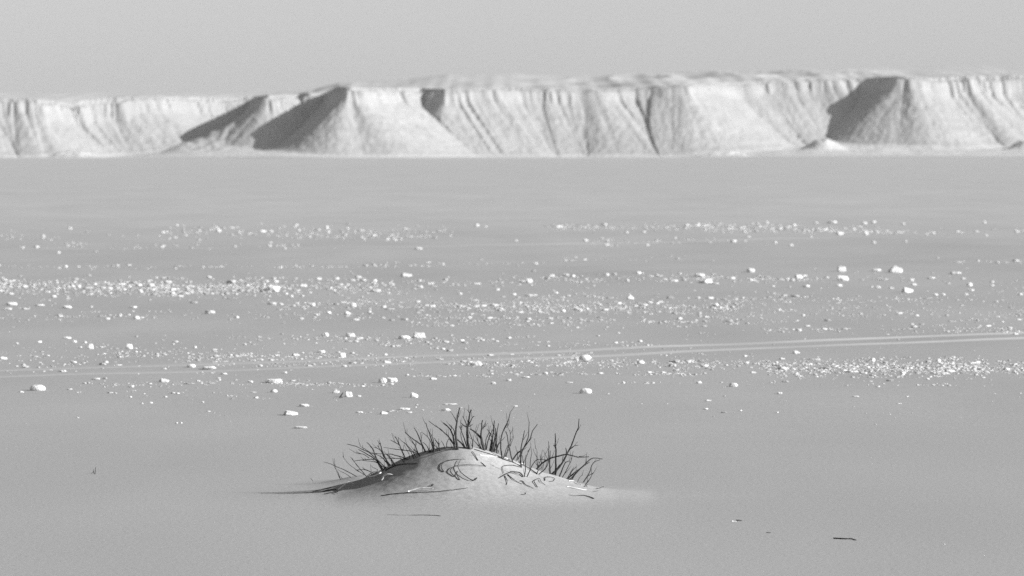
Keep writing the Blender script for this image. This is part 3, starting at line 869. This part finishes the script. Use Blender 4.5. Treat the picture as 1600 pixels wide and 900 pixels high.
clump('low sprawling dead twigs at the thin shaded end of the mound', [
    (1, 1.4, [(690, 570), (600, 530), (500, 480), (400, 440), (330, 405), (230, 378)]),
    (1, 1.4, [(465, 590), (430, 520), (380, 440)]), (1, 1.3, [(612, 577), (560, 550), (515, 528)]), (1, 1.0, [(490, 582), (465, 574)])])
clump('few thin dead twigs standing just above the white straw loop', [
    (1, 1.5, [(840, 585), (760, 490), (700, 420), (650, 360), (610, 310)]), (1, 1.1, [(800, 560), (690, 490), (600, 425), (540, 360), (500, 300)]),
    (1, 1.3, [(930, 525), (860, 495), (800, 480), (680, 490)]), (1, 1.5, [(910, 555), (885, 530)]), (1, 1.2, [(980, 520), (990, 480), (960, 470)])])
clump('wide fan of dead stems reaching lowest and farthest out from the sun', [
    (1, 2.4, [(1045, 455), (1000, 370), (960, 300), (930, 200), (880, 145), (835, 105)]),
    ('+1', 1.3, [(950, 270), (900, 250), (830, 210), (740, 150)]),
    (1, 2.0, [(1040, 445), (980, 370), (900, 310), (840, 280), (770, 235), (715, 210)]),
    ('+1', 1.2, [(870, 320), (800, 270), (700, 255)]),
    (1, 1.7, [(1095, 440), (1000, 350), (930, 290), (860, 235), (790, 205), (680, 150), (555, 118)]),
    (1, 1.5, [(1060, 440), (990, 350), (900, 338), (800, 350), (740, 355), (660, 365)]), (1, 1.2, [(1090, 425), (1010, 400), (960, 370), (860, 360), (740, 345)]),
    (1, 2.4, [(1060, 500), (1085, 470), (1110, 440)])])
clump('dead clump with crooked hook-tipped stem halfway up the shaded spur', [
    (1, 2.6, [(1155, 420), (1110, 330), (1080, 260), (1050, 190), (1040, 130), (1015, 110)]), ('+1', 1.2, [(1065, 240), (1000, 190), (930, 165)]),
    (1, 1.7, [(1165, 410), (1070, 300), (1030, 210), (980, 150)]), (1, 2.2, [(1235, 425), (1200, 370), (1150, 300), (1110, 270)]),
    (1, 1.6, [(1140, 415), (1100, 360), (1040, 300), (960, 265)]), (1, 1.2, [(1200, 420), (1180, 340), (1120, 280), (1080, 230)])])
clump('dead clump with small forked head and long flat side stems', [
    (2, 2.2, [(660, 600), (640, 540), (610, 470), (575, 395), (550, 340), (525, 290)]), ('+2', 1.3, [(575, 405), (520, 375), (450, 335)]), ('+2', 1.1, [(570, 390), (560, 330), (565, 300)]),
    (2, 1.6, [(700, 610), (600, 575), (520, 560), (460, 540), (380, 545), (240, 530)]), (2, 1.2, [(665, 610), (560, 600), (480, 600), (300, 600)]),
    (2, 1.4, [(830, 525), (720, 488), (600, 475), (500, 460), (430, 450), (360, 440)]), (2, 1.5, [(640, 640), (610, 600), (590, 600)])])
clump('tangle of short thin dead twigs beneath the two-branched leaning stem', [
    (2, 1.5, [(775, 590), (740, 510), (700, 440), (640, 370)]), (2, 1.6, [(815, 575), (760, 490), (720, 450), (650, 375)]), (2, 1.7, [(850, 550), (800, 430), (750, 345), (710, 295)]),
    (2, 1.1, [(720, 590), (710, 520)]), (2, 1.5, [(850, 545), (820, 510), (790, 480), (770, 470)]), (2, 1.4, [(860, 555), (830, 500), (780, 470)])])
clump('straight dark stem leaning away from the sun with one long lower branch', [
    (2, 2.4, [(948, 520), (910, 440), (880, 370), (850, 290), (820, 220), (785, 165)]), ('+2', 1.9, [(895, 415), (830, 365), (760, 315), (690, 260), (655, 225)]),
    (2, 1.5, [(1000, 500), (960, 420), (900, 370)])])
clump('bushy dead clump on a dark root knot below the summit', [
    (2, 2.2, [(1075, 505), (1045, 400), (1010, 310), (990, 240), (950, 150), (940, 100)]), (2, 2.0, [(1070, 500), (1060, 400), (1055, 330), (1030, 270), (1000, 230)]),
    (2, 1.6, [(1060, 495), (1030, 390), (990, 310), (940, 270), (890, 235)]), (2, 1.9, [(1145, 495), (1130, 400), (1090, 340), (1065, 315)]),
    ('+2', 2.2, [(1135, 395), (1110, 365), (1090, 345)]), (2, 1.8, [(1115, 480), (1110, 440), (1060, 400)]), (2, 2.6, [(990, 515), (1030, 495), (1090, 510), (1150, 515)])])
clump('pair of tiny curved twigs between the root knot and the tallest stem', [
    (3, 1.3, [(412, 720), (380, 660), (350, 615)]), (3, 1.3, [(425, 722), (435, 650), (470, 580)])])
clump('tallest straight dead stem on the summit with leaning side stems', [
    (3, 3.4, [(585, 750), (565, 640), (555, 540), (560, 430), (575, 320), (595, 220), (608, 155)]), ('+3', 1.1, [(565, 350), (540, 290), (510, 245), (470, 205)]),
    (3, 1.9, [(548, 730), (500, 610), (440, 550), (350, 460), (280, 415), (175, 335)]), (3, 3.0, [(552, 735), (530, 600), (520, 550), (480, 460), (420, 400), (380, 370)]),
    ('+3', 1.4, [(530, 560), (545, 500), (520, 450), (470, 390)]), (3, 2.4, [(560, 740), (520, 650), (475, 590)]), (3, 2.0, [(590, 750), (520, 715), (400, 718)])])
clump('thick dead stem with a many-forked crown on the summit', [
    (3, 4.0, [(755, 742), (725, 640), (715, 520), (720, 430), (735, 330), (750, 220), (770, 180)]), ('+3', 1.8, [(725, 430), (690, 340), (655, 265)]),
    ('+3', 1.9, [(720, 425), (670, 405), (635, 370)]), ('+3', 1.8, [(730, 420), (770, 340), (795, 280), (825, 265)]), ('+3', 1.7, [(728, 422), (760, 412), (798, 390)]),
    ('+3', 1.1, [(750, 225), (735, 200), (715, 180)]), (3, 3.2, [(705, 730), (640, 650), (590, 605), (545, 560)]), (3, 1.9, [(722, 735), (680, 600), (640, 500), (620, 440), (600, 415)]),
    (3, 1.8, [(790, 738), (800, 640), (770, 540), (740, 470)]), (3, 1.5, [(700, 725), (640, 600), (625, 530), (640, 470), (650, 400)]), (3, 2.6, [(760, 740), (740, 660), (730, 560), (735, 470)]),
    (3, 2.2, [(770, 742), (700, 715), (610, 715)])])
clump('dead stem with a thick dark arm bent over towards the forked crown', [
    (3, 3.4, [(955, 750), (920, 620), (915, 520), (930, 430), (925, 390), (940, 330)]), ('+3', 1.8, [(926, 405), (910, 370)]), ('+3', 1.4, [(940, 455), (970, 400), (980, 365)]),
    ('+3', 3.2, [(915, 585), (860, 520), (800, 475), (755, 450)]), (3, 1.7, [(925, 742), (880, 690), (840, 640), (810, 610)]), (3, 1.5, [(922, 735), (880, 640), (850, 570)]),
    (3, 2.6, [(965, 750), (945, 650), (925, 560)]), (3, 1.0, [(900, 735), (830, 440), (855, 385)][:1] + [(870, 600), (830, 470), (855, 385)])])
clump('densest thicket of upright dead stems on the sunny slope', [
    (3, 2.8, [(1040, 768), (1060, 640), (1085, 520), (1090, 400), (1100, 330)]), (3, 2.8, [(1070, 778), (1090, 650), (1110, 540), (1110, 430)]),
    (3, 2.2, [(1130, 790), (1120, 640), (1130, 500), (1155, 380)]), (3, 1.7, [(985, 748), (1010, 610), (1060, 480), (1085, 440)]), (3, 1.5, [(980, 740), (985, 600), (1010, 520), (1030, 500)]),
    (3, 2.0, [(1095, 780), (1070, 640), (1030, 590)]), ('+3', 1.7, [(1070, 570), (1030, 500), (990, 460)]), (3, 1.2, [(1135, 790), (1150, 680), (1195, 620)]),
    (3, 2.0, [(1055, 772), (1075, 660), (1070, 560), (1090, 470)]), (3, 1.6, [(1100, 782), (1110, 690), (1140, 560), (1145, 450)]), (3, 1.3, [(1150, 795), (1165, 740)])])
clump('tall slim stem with kinked tip beyond the thicket', [
    (4, 2.2, [(490, 768), (475, 640), (475, 520), (490, 430), (530, 340), (580, 240), (605, 120)]), ('+4', 1.0, [(555, 350), (590, 290), (590, 200)]),
    (4, 1.1, [(415, 700), (420, 590), (460, 545)]), (4, 1.6, [(500, 800), (540, 690), (570, 590)]), (4, 1.3, [(530, 745), (560, 680), (585, 640)])])
clump('blunt-topped leaning stem with pale hair-thin twigs beside it', [
    (4, 2.2, [(640, 842), (615, 700), (590, 590), (575, 480), (555, 390)]), ('+4', 1.1, [(600, 600), (610, 480), (605, 380)]), ('+4', 1.0, [(605, 610), (620, 560), (650, 480)]),
    (4, 1.4, [(545, 750), (570, 660), (580, 590)])])
clump('whip-like dead stems spreading like a V on the sunny slope', [
    (4, 2.0, [(640, 790), (700, 700), (760, 660), (830, 570), (890, 480), (910, 390), (980, 295)]), (4, 2.2, [(760, 890), (750, 720), (770, 600), (795, 470), (815, 380)]),
    (4, 2.0, [(740, 850), (770, 670), (830, 560), (865, 460), (870, 340), (875, 260)]), (4, 1.2, [(700, 800), (760, 680), (830, 620)]), (4, 1.3, [(790, 860), (780, 740), (740, 690)]),
    (4, 1.0, [(690, 800), (710, 740), (705, 690)])])
clump('loose thin upright twigs in the dip before the long arched stem', [
    (5, 1.6, [(350, 680), (368, 580), (370, 420), (395, 330), (425, 265)]), (5, 1.4, [(430, 560), (440, 420), (460, 330)]), (5, 1.3, [(535, 540), (525, 400), (525, 300), (510, 275)]),
    (5, 1.0, [(590, 520), (590, 400), (600, 290)]), (5, 1.0, [(650, 480), (690, 400), (690, 290), (665, 265)]), (5, 1.3, [(540, 560), (560, 480), (620, 380)]), (5, 1.0, [(610, 500), (640, 400), (640, 320)])])
clump('long dark arched stem sweeping over the other twigs towards the sun', [
    (5, 2.4, [(525, 552), (600, 480), (660, 440), (740, 400), (810, 385), (900, 360), (950, 350), (1010, 365), (1100, 388), (1180, 385), (1265, 380)]),
    ('+5', 2.2, [(945, 350), (945, 310), (930, 270)]), (5, 1.8, [(525, 640), (545, 590), (580, 555)]), (5, 1.7, [(560, 640), (620, 590), (680, 520), (690, 450), (680, 420)]),
    (5, 1.5, [(390, 680), (430, 590), (480, 490), (530, 430), (600, 435), (665, 442)])])
clump('upright pointed stem with a thorn-like spur and a thinner companion', [
    (5, 2.8, [(790, 580), (790, 440), (795, 330), (785, 240), (790, 150), (788, 75)]), ('+5', 1.6, [(785, 250), (775, 240), (763, 224)]),
    (5, 1.9, [(718, 600), (710, 460), (715, 310)]), (5, 1.5, [(710, 590), (705, 420), (705, 170)])])
clump('longest thin stem bending up high at the sunny end of the crest', [
    (5, 2.6, [(740, 625), (800, 580), (870, 500), (920, 420), (960, 340), (1000, 270), (1050, 140), (1080, 60), (1115, 0), (1128, -135)]),
    ('+5', 1.4, [(960, 330), (1030, 260), (1070, 235), (1120, 230)]), (5, 2.2, [(850, 610), (900, 540), (930, 470), (980, 450)]), (5, 3.0, [(755, 620), (860, 530), (900, 470)]),
    (5, 1.6, [(790, 590), (830, 530), (860, 500)]), (6, 1.3, [(350, 565), (430, 440), (470, 360), (500, 210)])])
clump('drooping stems with tips bent over towards the sun', [
    (6, 2.2, [(415, 612), (500, 545), (560, 490), (640, 430), (700, 370), (760, 320), (830, 320), (910, 335)]), (6, 1.8, [(455, 612), (540, 540), (620, 460), (680, 420), (740, 385)]),
    (6, 1.3, [(415, 612), (450, 550), (490, 470)]), (6, 1.2, [(440, 605), (470, 520), (540, 440)]), (6, 1.5, [(480, 612), (520, 570), (560, 520)])])
clump('lowest small twigs at the sunny foot of the mound', [
    (6, 1.9, [(640, 665), (700, 580), (740, 500), (760, 420), (800, 370), (880, 340)]), ('+6', 1.2, [(700, 580), (745, 550), (785, 525)]), (6, 1.6, [(670, 700), (730, 630), (770, 540)]),
    (6, 1.2, [(645, 725), (700, 690)]), (6, 1.0, [(560, 620), (600, 580), (640, 560)]), (6, 1.4, [(690, 720), (650, 715)])])


def lying(name, label, cat, zo, w, pts, mat, lift=0.35, tip=0.5, group=None, hop=0.0):
    """a loose twig that lies along the sand"""
    px = src(zo, pts)
    dense = []
    for k in range(len(px) - 1):
        for q in np.linspace(0, 1, 4, endpoint=False):
            dense.append((px[k][0] + (px[k + 1][0] - px[k][0]) * q, px[k][1] + (px[k + 1][1] - px[k][1]) * q))
    dense.append(px[-1])
    r0 = 0.5 * w * MPX
    n = len(dense)
    P3 = [on_sand(a, b, r0 * lift + hop * math.sin(math.pi * k / (n - 1))) for k, (a, b) in enumerate(dense)]
    P3 = np.array(P3)
    P3[1:-1] = 0.25 * P3[:-2] + 0.5 * P3[1:-1] + 0.25 * P3[2:]
    P3[:, 2] = np.maximum(P3[:, 2], surf(P3[:, 0], P3[:, 1]) + r0 * lift)
    v, f = tube(P3, r0, r0 * tip)
    o = mesh_obj(name, v - P3[0], f, mat)
    o.location = P3[0]
    tag(o, label, cat, group)
    return o


TW, ST = 'fallen twigs on the sand', 'bleached straws on the sand'
lying('dry_tendril', 'upper curled tendril looping over the front of the mound', 'twig', 7, 1.5, [(300, 430), (270, 390), (275, 340), (310, 290), (440, 265), (560, 260), (780, 270)], DARK, 1, .4, TW, .01)
lying('dry_tendril', 'lower curled tendril ending in a hook on the front of the mound', 'twig', 7, 1.6, [(450, 500), (378, 430), (430, 372), (530, 352), (700, 345), (890, 355)], DARK, 1, .4, TW, .01)
lying('dry_tendril', 'dark sickle-shaped tendril curving up the middle of the mound front', 'twig', 7, 1.8, [(765, 520), (735, 560), (690, 565), (600, 510), (530, 450), (495, 370), (540, 270)], DARK, 1, .35, TW, .01)
lying('dead_twig', 'short slanting twig pointing down from the summit', 'twig', 7, 1.4, [(780, 272), (740, 205), (695, 150)], DARK, 1, .6, TW, .004)
lying('dead_twig', 'short slanting twig at the end of the lower tendril', 'twig', 7, 1.4, [(890, 357), (820, 292)], DARK, 1, .6, TW, .004)
lying('dead_twig', 'tiny broken fork caught inside the hooked tendril', 'twig', 7, 1.6, [(525, 545), (475, 480), (495, 420)], DARK, 1, .5, TW, .004)
lying('dead_twig', 'long half-buried twig drawn along the foot of the mound front', 'twig', 0, 1.5, [(595, 775), (622, 772), (660, 770.5), (690, 769), (715, 766), (731, 763.5)], DARK, .5, .5, TW)
lying('dead_twig', 'thin dark strip for a twig and its shadow, alone on sand nearest below the mound', 'twig', 0, 1.2, [(688, 806.5), (678, 805.6), (655, 805.3), (630, 805.2), (604, 804.6)], DARK, .3, .3, TW)  # dark strip laid along the shadow of a small twig
lying('dead_stick', 'short thick black stick alone on bare sand far from the mound', 'stick', 0, 2.0, [(1302, 842), (1312, 842.2), (1322, 843), (1330, 842.6), (1338, 844.4)], DARK, .9, .6, TW)
lying('dead_twig', 'small dark splinter beside a white chip on bare sand', 'twig', 0, 1.3, [(1150, 813.3), (1155, 813.6), (1160, 814.6)], DARK, 1, .6, TW)
lying('straw', 'tiny white chip beside a dark splinter on bare sand', 'straw', 0, 1.7, [(1144, 815.2), (1153, 815.2)], STRAW, .9, .8, ST)
lying('dead_twig', 'speck of dark twig between the splinter and the black stick', 'twig', 0, 1.5, [(1198, 833), (1204, 832.8)], DARK, .9, .8, TW)
lying('dead_twig', 'arching brown twig on the sunny side of the mound front', 'twig', 5, 2.0, [(330, 682), (300, 640), (200, 632), (120, 645), (20, 705)], DARK, 1, .6, TW, .012)
lying('dead_twig', 'twig running downhill from the arching brown twig', 'twig', 5, 1.7, [(120, 650), (190, 720), (250, 758), (320, 780)], DARK, 1, .5, TW, .004)
lying('dead_twig', 'crooked twig pointing downhill below the V-shaped stems', 'twig', 5, 1.7, [(290, 742), (330, 742), (360, 790), (430, 822), (475, 840)], DARK, 1, .4, TW, .004)
lying('dead_twig', 'thin looped twig just above the arching brown twig', 'twig', 5, 1.1, [(320, 550), (200, 525), (70, 535), (45, 570), (75, 640)], DARK, 1, .6, TW, .006)
lying('dead_twig', 'short twig hanging down under the arching brown twig', 'twig', 5, 1.3, [(80, 670), (115, 740), (100, 790)], DARK, 1, .6, TW, .004)
lying('dead_twig', 'zigzag twig low on the sunny front of the mound', 'twig', 5, 1.4, [(535, 825), (470, 750), (560, 707), (590, 770), (650, 797)], DARK, 1, .5, TW, .005)
lying('dead_twig', 'small hook-shaped twig under the upright pointed stem', 'twig', 5, 1.3, [(640, 735), (645, 690), (720, 688), (790, 715), (760, 745), (700, 750)], DARK, 1, .5, TW, .005)
lying('dead_twig', 'stout twig lying slantwise below the long arched stem', 'twig', 5, 1.9, [(530, 634), (470, 605), (390, 550), (300, 510)], DARK, 1, .6, TW, .004)
lying('dead_twig', 'thin twig sloping along the sunny crest below the thicket', 'twig', 4, 1.3, [(100, 655), (250, 700), (330, 725), (400, 745)], DARK, 1, .7, TW)
lying('dead_twig', 'dark twig lying along the crest beneath the blunt-topped stem', 'twig', 4, 1.8, [(430, 762), (520, 800), (640, 838), (750, 885)], DARK, 1, .5, TW)
lying('dead_twig', 'bent dark twig lying out past the sunny foot of the mound', 'twig', 6, 1.7, [(790, 897), (720, 870), (640, 850), (520, 856), (430, 842)], DARK, .7, .4, TW)
lying('dead_twig', 'short thin twig on flat sand past the lowest twigs', 'twig', 6, 1.1, [(780, 797), (860, 780)], DARK, .8, .6, TW)
lying('dead_twig', 'thin straight twig farthest out past the lowest twigs', 'twig', 6, 1.0, [(820, 757), (940, 741)], DARK, .8, .6, TW)
lying('dead_twig', 'tiny right-angled twig on sand before the sunny mound front', 'twig', 0, 1.2, [(814, 773), (821.5, 773), (821.5, 770)], DARK, 1, .8, TW)
lying('dead_root', 'dark crooked root lying at the shaded foot of the spur', 'root', 1, 2.4, [(220, 802), (330, 778), (390, 772), (432, 800)], DARK, .9, .5, TW, .006)
lying('dead_root', 'second dark root just nearer than the crooked root', 'root', 1, 1.8, [(240, 834), (330, 822), (380, 815), (432, 828)], DARK, .9, .5, TW, .004)
lying('dead_root', 'dark exposed root running under the bank of the shaded spur', 'root', 2, 2.2, [(380, 775), (450, 740), (540, 705), (640, 690), (720, 690), (840, 672)], DARK, .9, .5, TW, .006)
lying('dead_root', 'long dark strip, part root, mostly shadow, trailing out along the thin end of the spur', 'root', 1, 2.0, [(330, 745), (200, 772), (75, 806)], DARK, .8, .5, TW)  # dark strip modelled where there is mostly shadow, little root
lying('straw', 'bleached straw bent into an open loop on the shaded spur', 'straw', 1, 2.0, [(840, 592), (920, 571), (985, 600), (1040, 635), (970, 660), (880, 666), (850, 610), (842, 594)], STRAW, 1.2, .9, ST, .06)
lying('straw', 'bleached straw leading uphill out of the loop', 'straw', 1, 2.0, [(1050, 642), (1100, 620), (1205, 568)], STRAW, 1, .6, ST, .035)
lying('straw', 'thinner bleached straw crossing above the uphill straw', 'straw', 1, 1.4, [(1050, 632), (1090, 590), (1140, 550)], STRAW, 1, .6, ST, .03)
lying('straw', 'slightly bent white straw in the shade below the spur', 'straw', 1, 1.8, [(440, 772), (540, 735), (600, 705), (645, 688)], STRAW, 1, .6, ST, .03)
lying('straw', 'straight white straw lying above the long half-buried twig', 'straw', 0, 2.2, [(638, 769.5), (655, 766.8), (677, 766)], STRAW, 1.5, .8, ST, .008)
lying('straw', 'upper of two white straws at the sunny foot of the mound', 'straw', 6, 1.7, [(440, 647), (520, 662), (620, 712)], STRAW, 1, .6, ST, .004)
lying('straw', 'lower longer white straw at the sunny foot of the mound', 'straw', 6, 2.0, [(420, 732), (550, 760), (700, 782)], STRAW, 1, .6, ST)
lying('straw', 'short white straw on the crest beneath the thicket', 'straw', 7, 1.8, [(810, 198), (900, 208), (1010, 216)], STRAW, 1, .7, ST)
lying('straw', 'broad pale husk on the crest under the whip-like stems', 'straw', 5, 2.0, [(245, 440), (300, 455), (360, 480)], STRAW, 1, .7, ST)
lying('straw', 'broad pale husk on the crest beside the blunt-topped stem', 'straw', 5, 2.0, [(60, 405), (100, 425), (150, 440)], STRAW, 1, .7, ST)
lying('dead_stub', 'dark stub of buried wood above the straight white straw', 'stub', 0, 3.0, [(674.5, 760), (676.5, 758.6)], DARK, 1, .7, TW)

# a hair-thin bleached stalk standing among the leaning stems
pxs = src(2, [(905, 500), (870, 210), (800, 150), (730, 100), (650, 40)])
b = on_sand(*pxs[0])
v, f = tube(np.array([sight(a, c, b[1] + 0.03 * k) for k, (a, c) in enumerate(pxs)]), 0.0035, 0.0015)
o = mesh_obj('dry_stalk', v - b, f, wood_mat('grey_straw', 0.36, 0.5)); o.location = b
tag(o, 'hair-thin pale dry stalk leaning out beyond the straight dark stem', 'stalk')


def sprout(label, strokes, name='dead_sprig'):
    b0 = to_ground(*strokes[0][1][0])
    root = empty(name, b0)
    tag(root, label, 'dead sprig')
    for w, pts in strokes:
        b = to_ground(*pts[0])
        path = [sight(a, c, b[1] + 0.01 * k) for k, (a, c) in enumerate(pts)]
        path[0][2] = b[2] - 0.01
        v, f = tube(np.array(path), 0.5 * w * b[1] / F, 0.25 * w * b[1] / F)
        mesh_obj('stem', v - np.array(b0), f, DARK, root)


sprout('tiny dry sprig alone on flat sand out beyond the shaded spur', [(1.6, [(148, 741), (149, 735), (149.5, 730)]), (1.2, [(147, 740), (146, 736), (146.5, 733)]), (1.1, [(141, 740), (145, 737), (147, 736)])])
sprout('black bent stick poking up beside the upright pale block', [(2.6, [(530, 622), (533, 618), (536, 613)]), (2.0, [(536, 621.5), (533, 619.5)])])
sprout('tiny dead sprig behind the thin end of the shaded spur', [(1.2, [(490, 752), (487, 749), (485.5, 747)])])
sprout('faint scrap of dry twig on sand past the bent dark twig', [(1.1, [(952, 773), (954, 769.5)]), (1.0, [(949, 772), (952, 771)])])

# ------------------------------------------------------------------ desert air
if HAZE_DENSITY > 0:
    hm = bpy.data.materials.new('desert_air')
    hm.use_nodes = True
    t = hm.node_tree
    t.nodes.remove(t.nodes['Principled BSDF'])
    vol = t.nodes.new('ShaderNodeVolumePrincipled')
    vol.inputs['Color'].default_value = grey(0.9)
    vol.inputs['Density'].default_value = HAZE_DENSITY
    t.links.new(vol.outputs[0], t.nodes['Material Output'].inputs['Volume'])
    hx, z0, z1 = 7100.0, -3.0, 75.0
    hv = [(x, y, z) for z in (z0, z1) for y in (-hx, hx) for x in (-hx, hx)]
    hf = [(0, 2, 3, 1), (4, 5, 7, 6), (0, 1, 5, 4), (2, 6, 7, 3), (0, 4, 6, 2), (1, 3, 7, 5)]
    hz = mesh_obj('haze', hv, hf, hm, smooth=False)
    tag(hz, 'thin pale desert haze over the whole plain', kind='stuff')
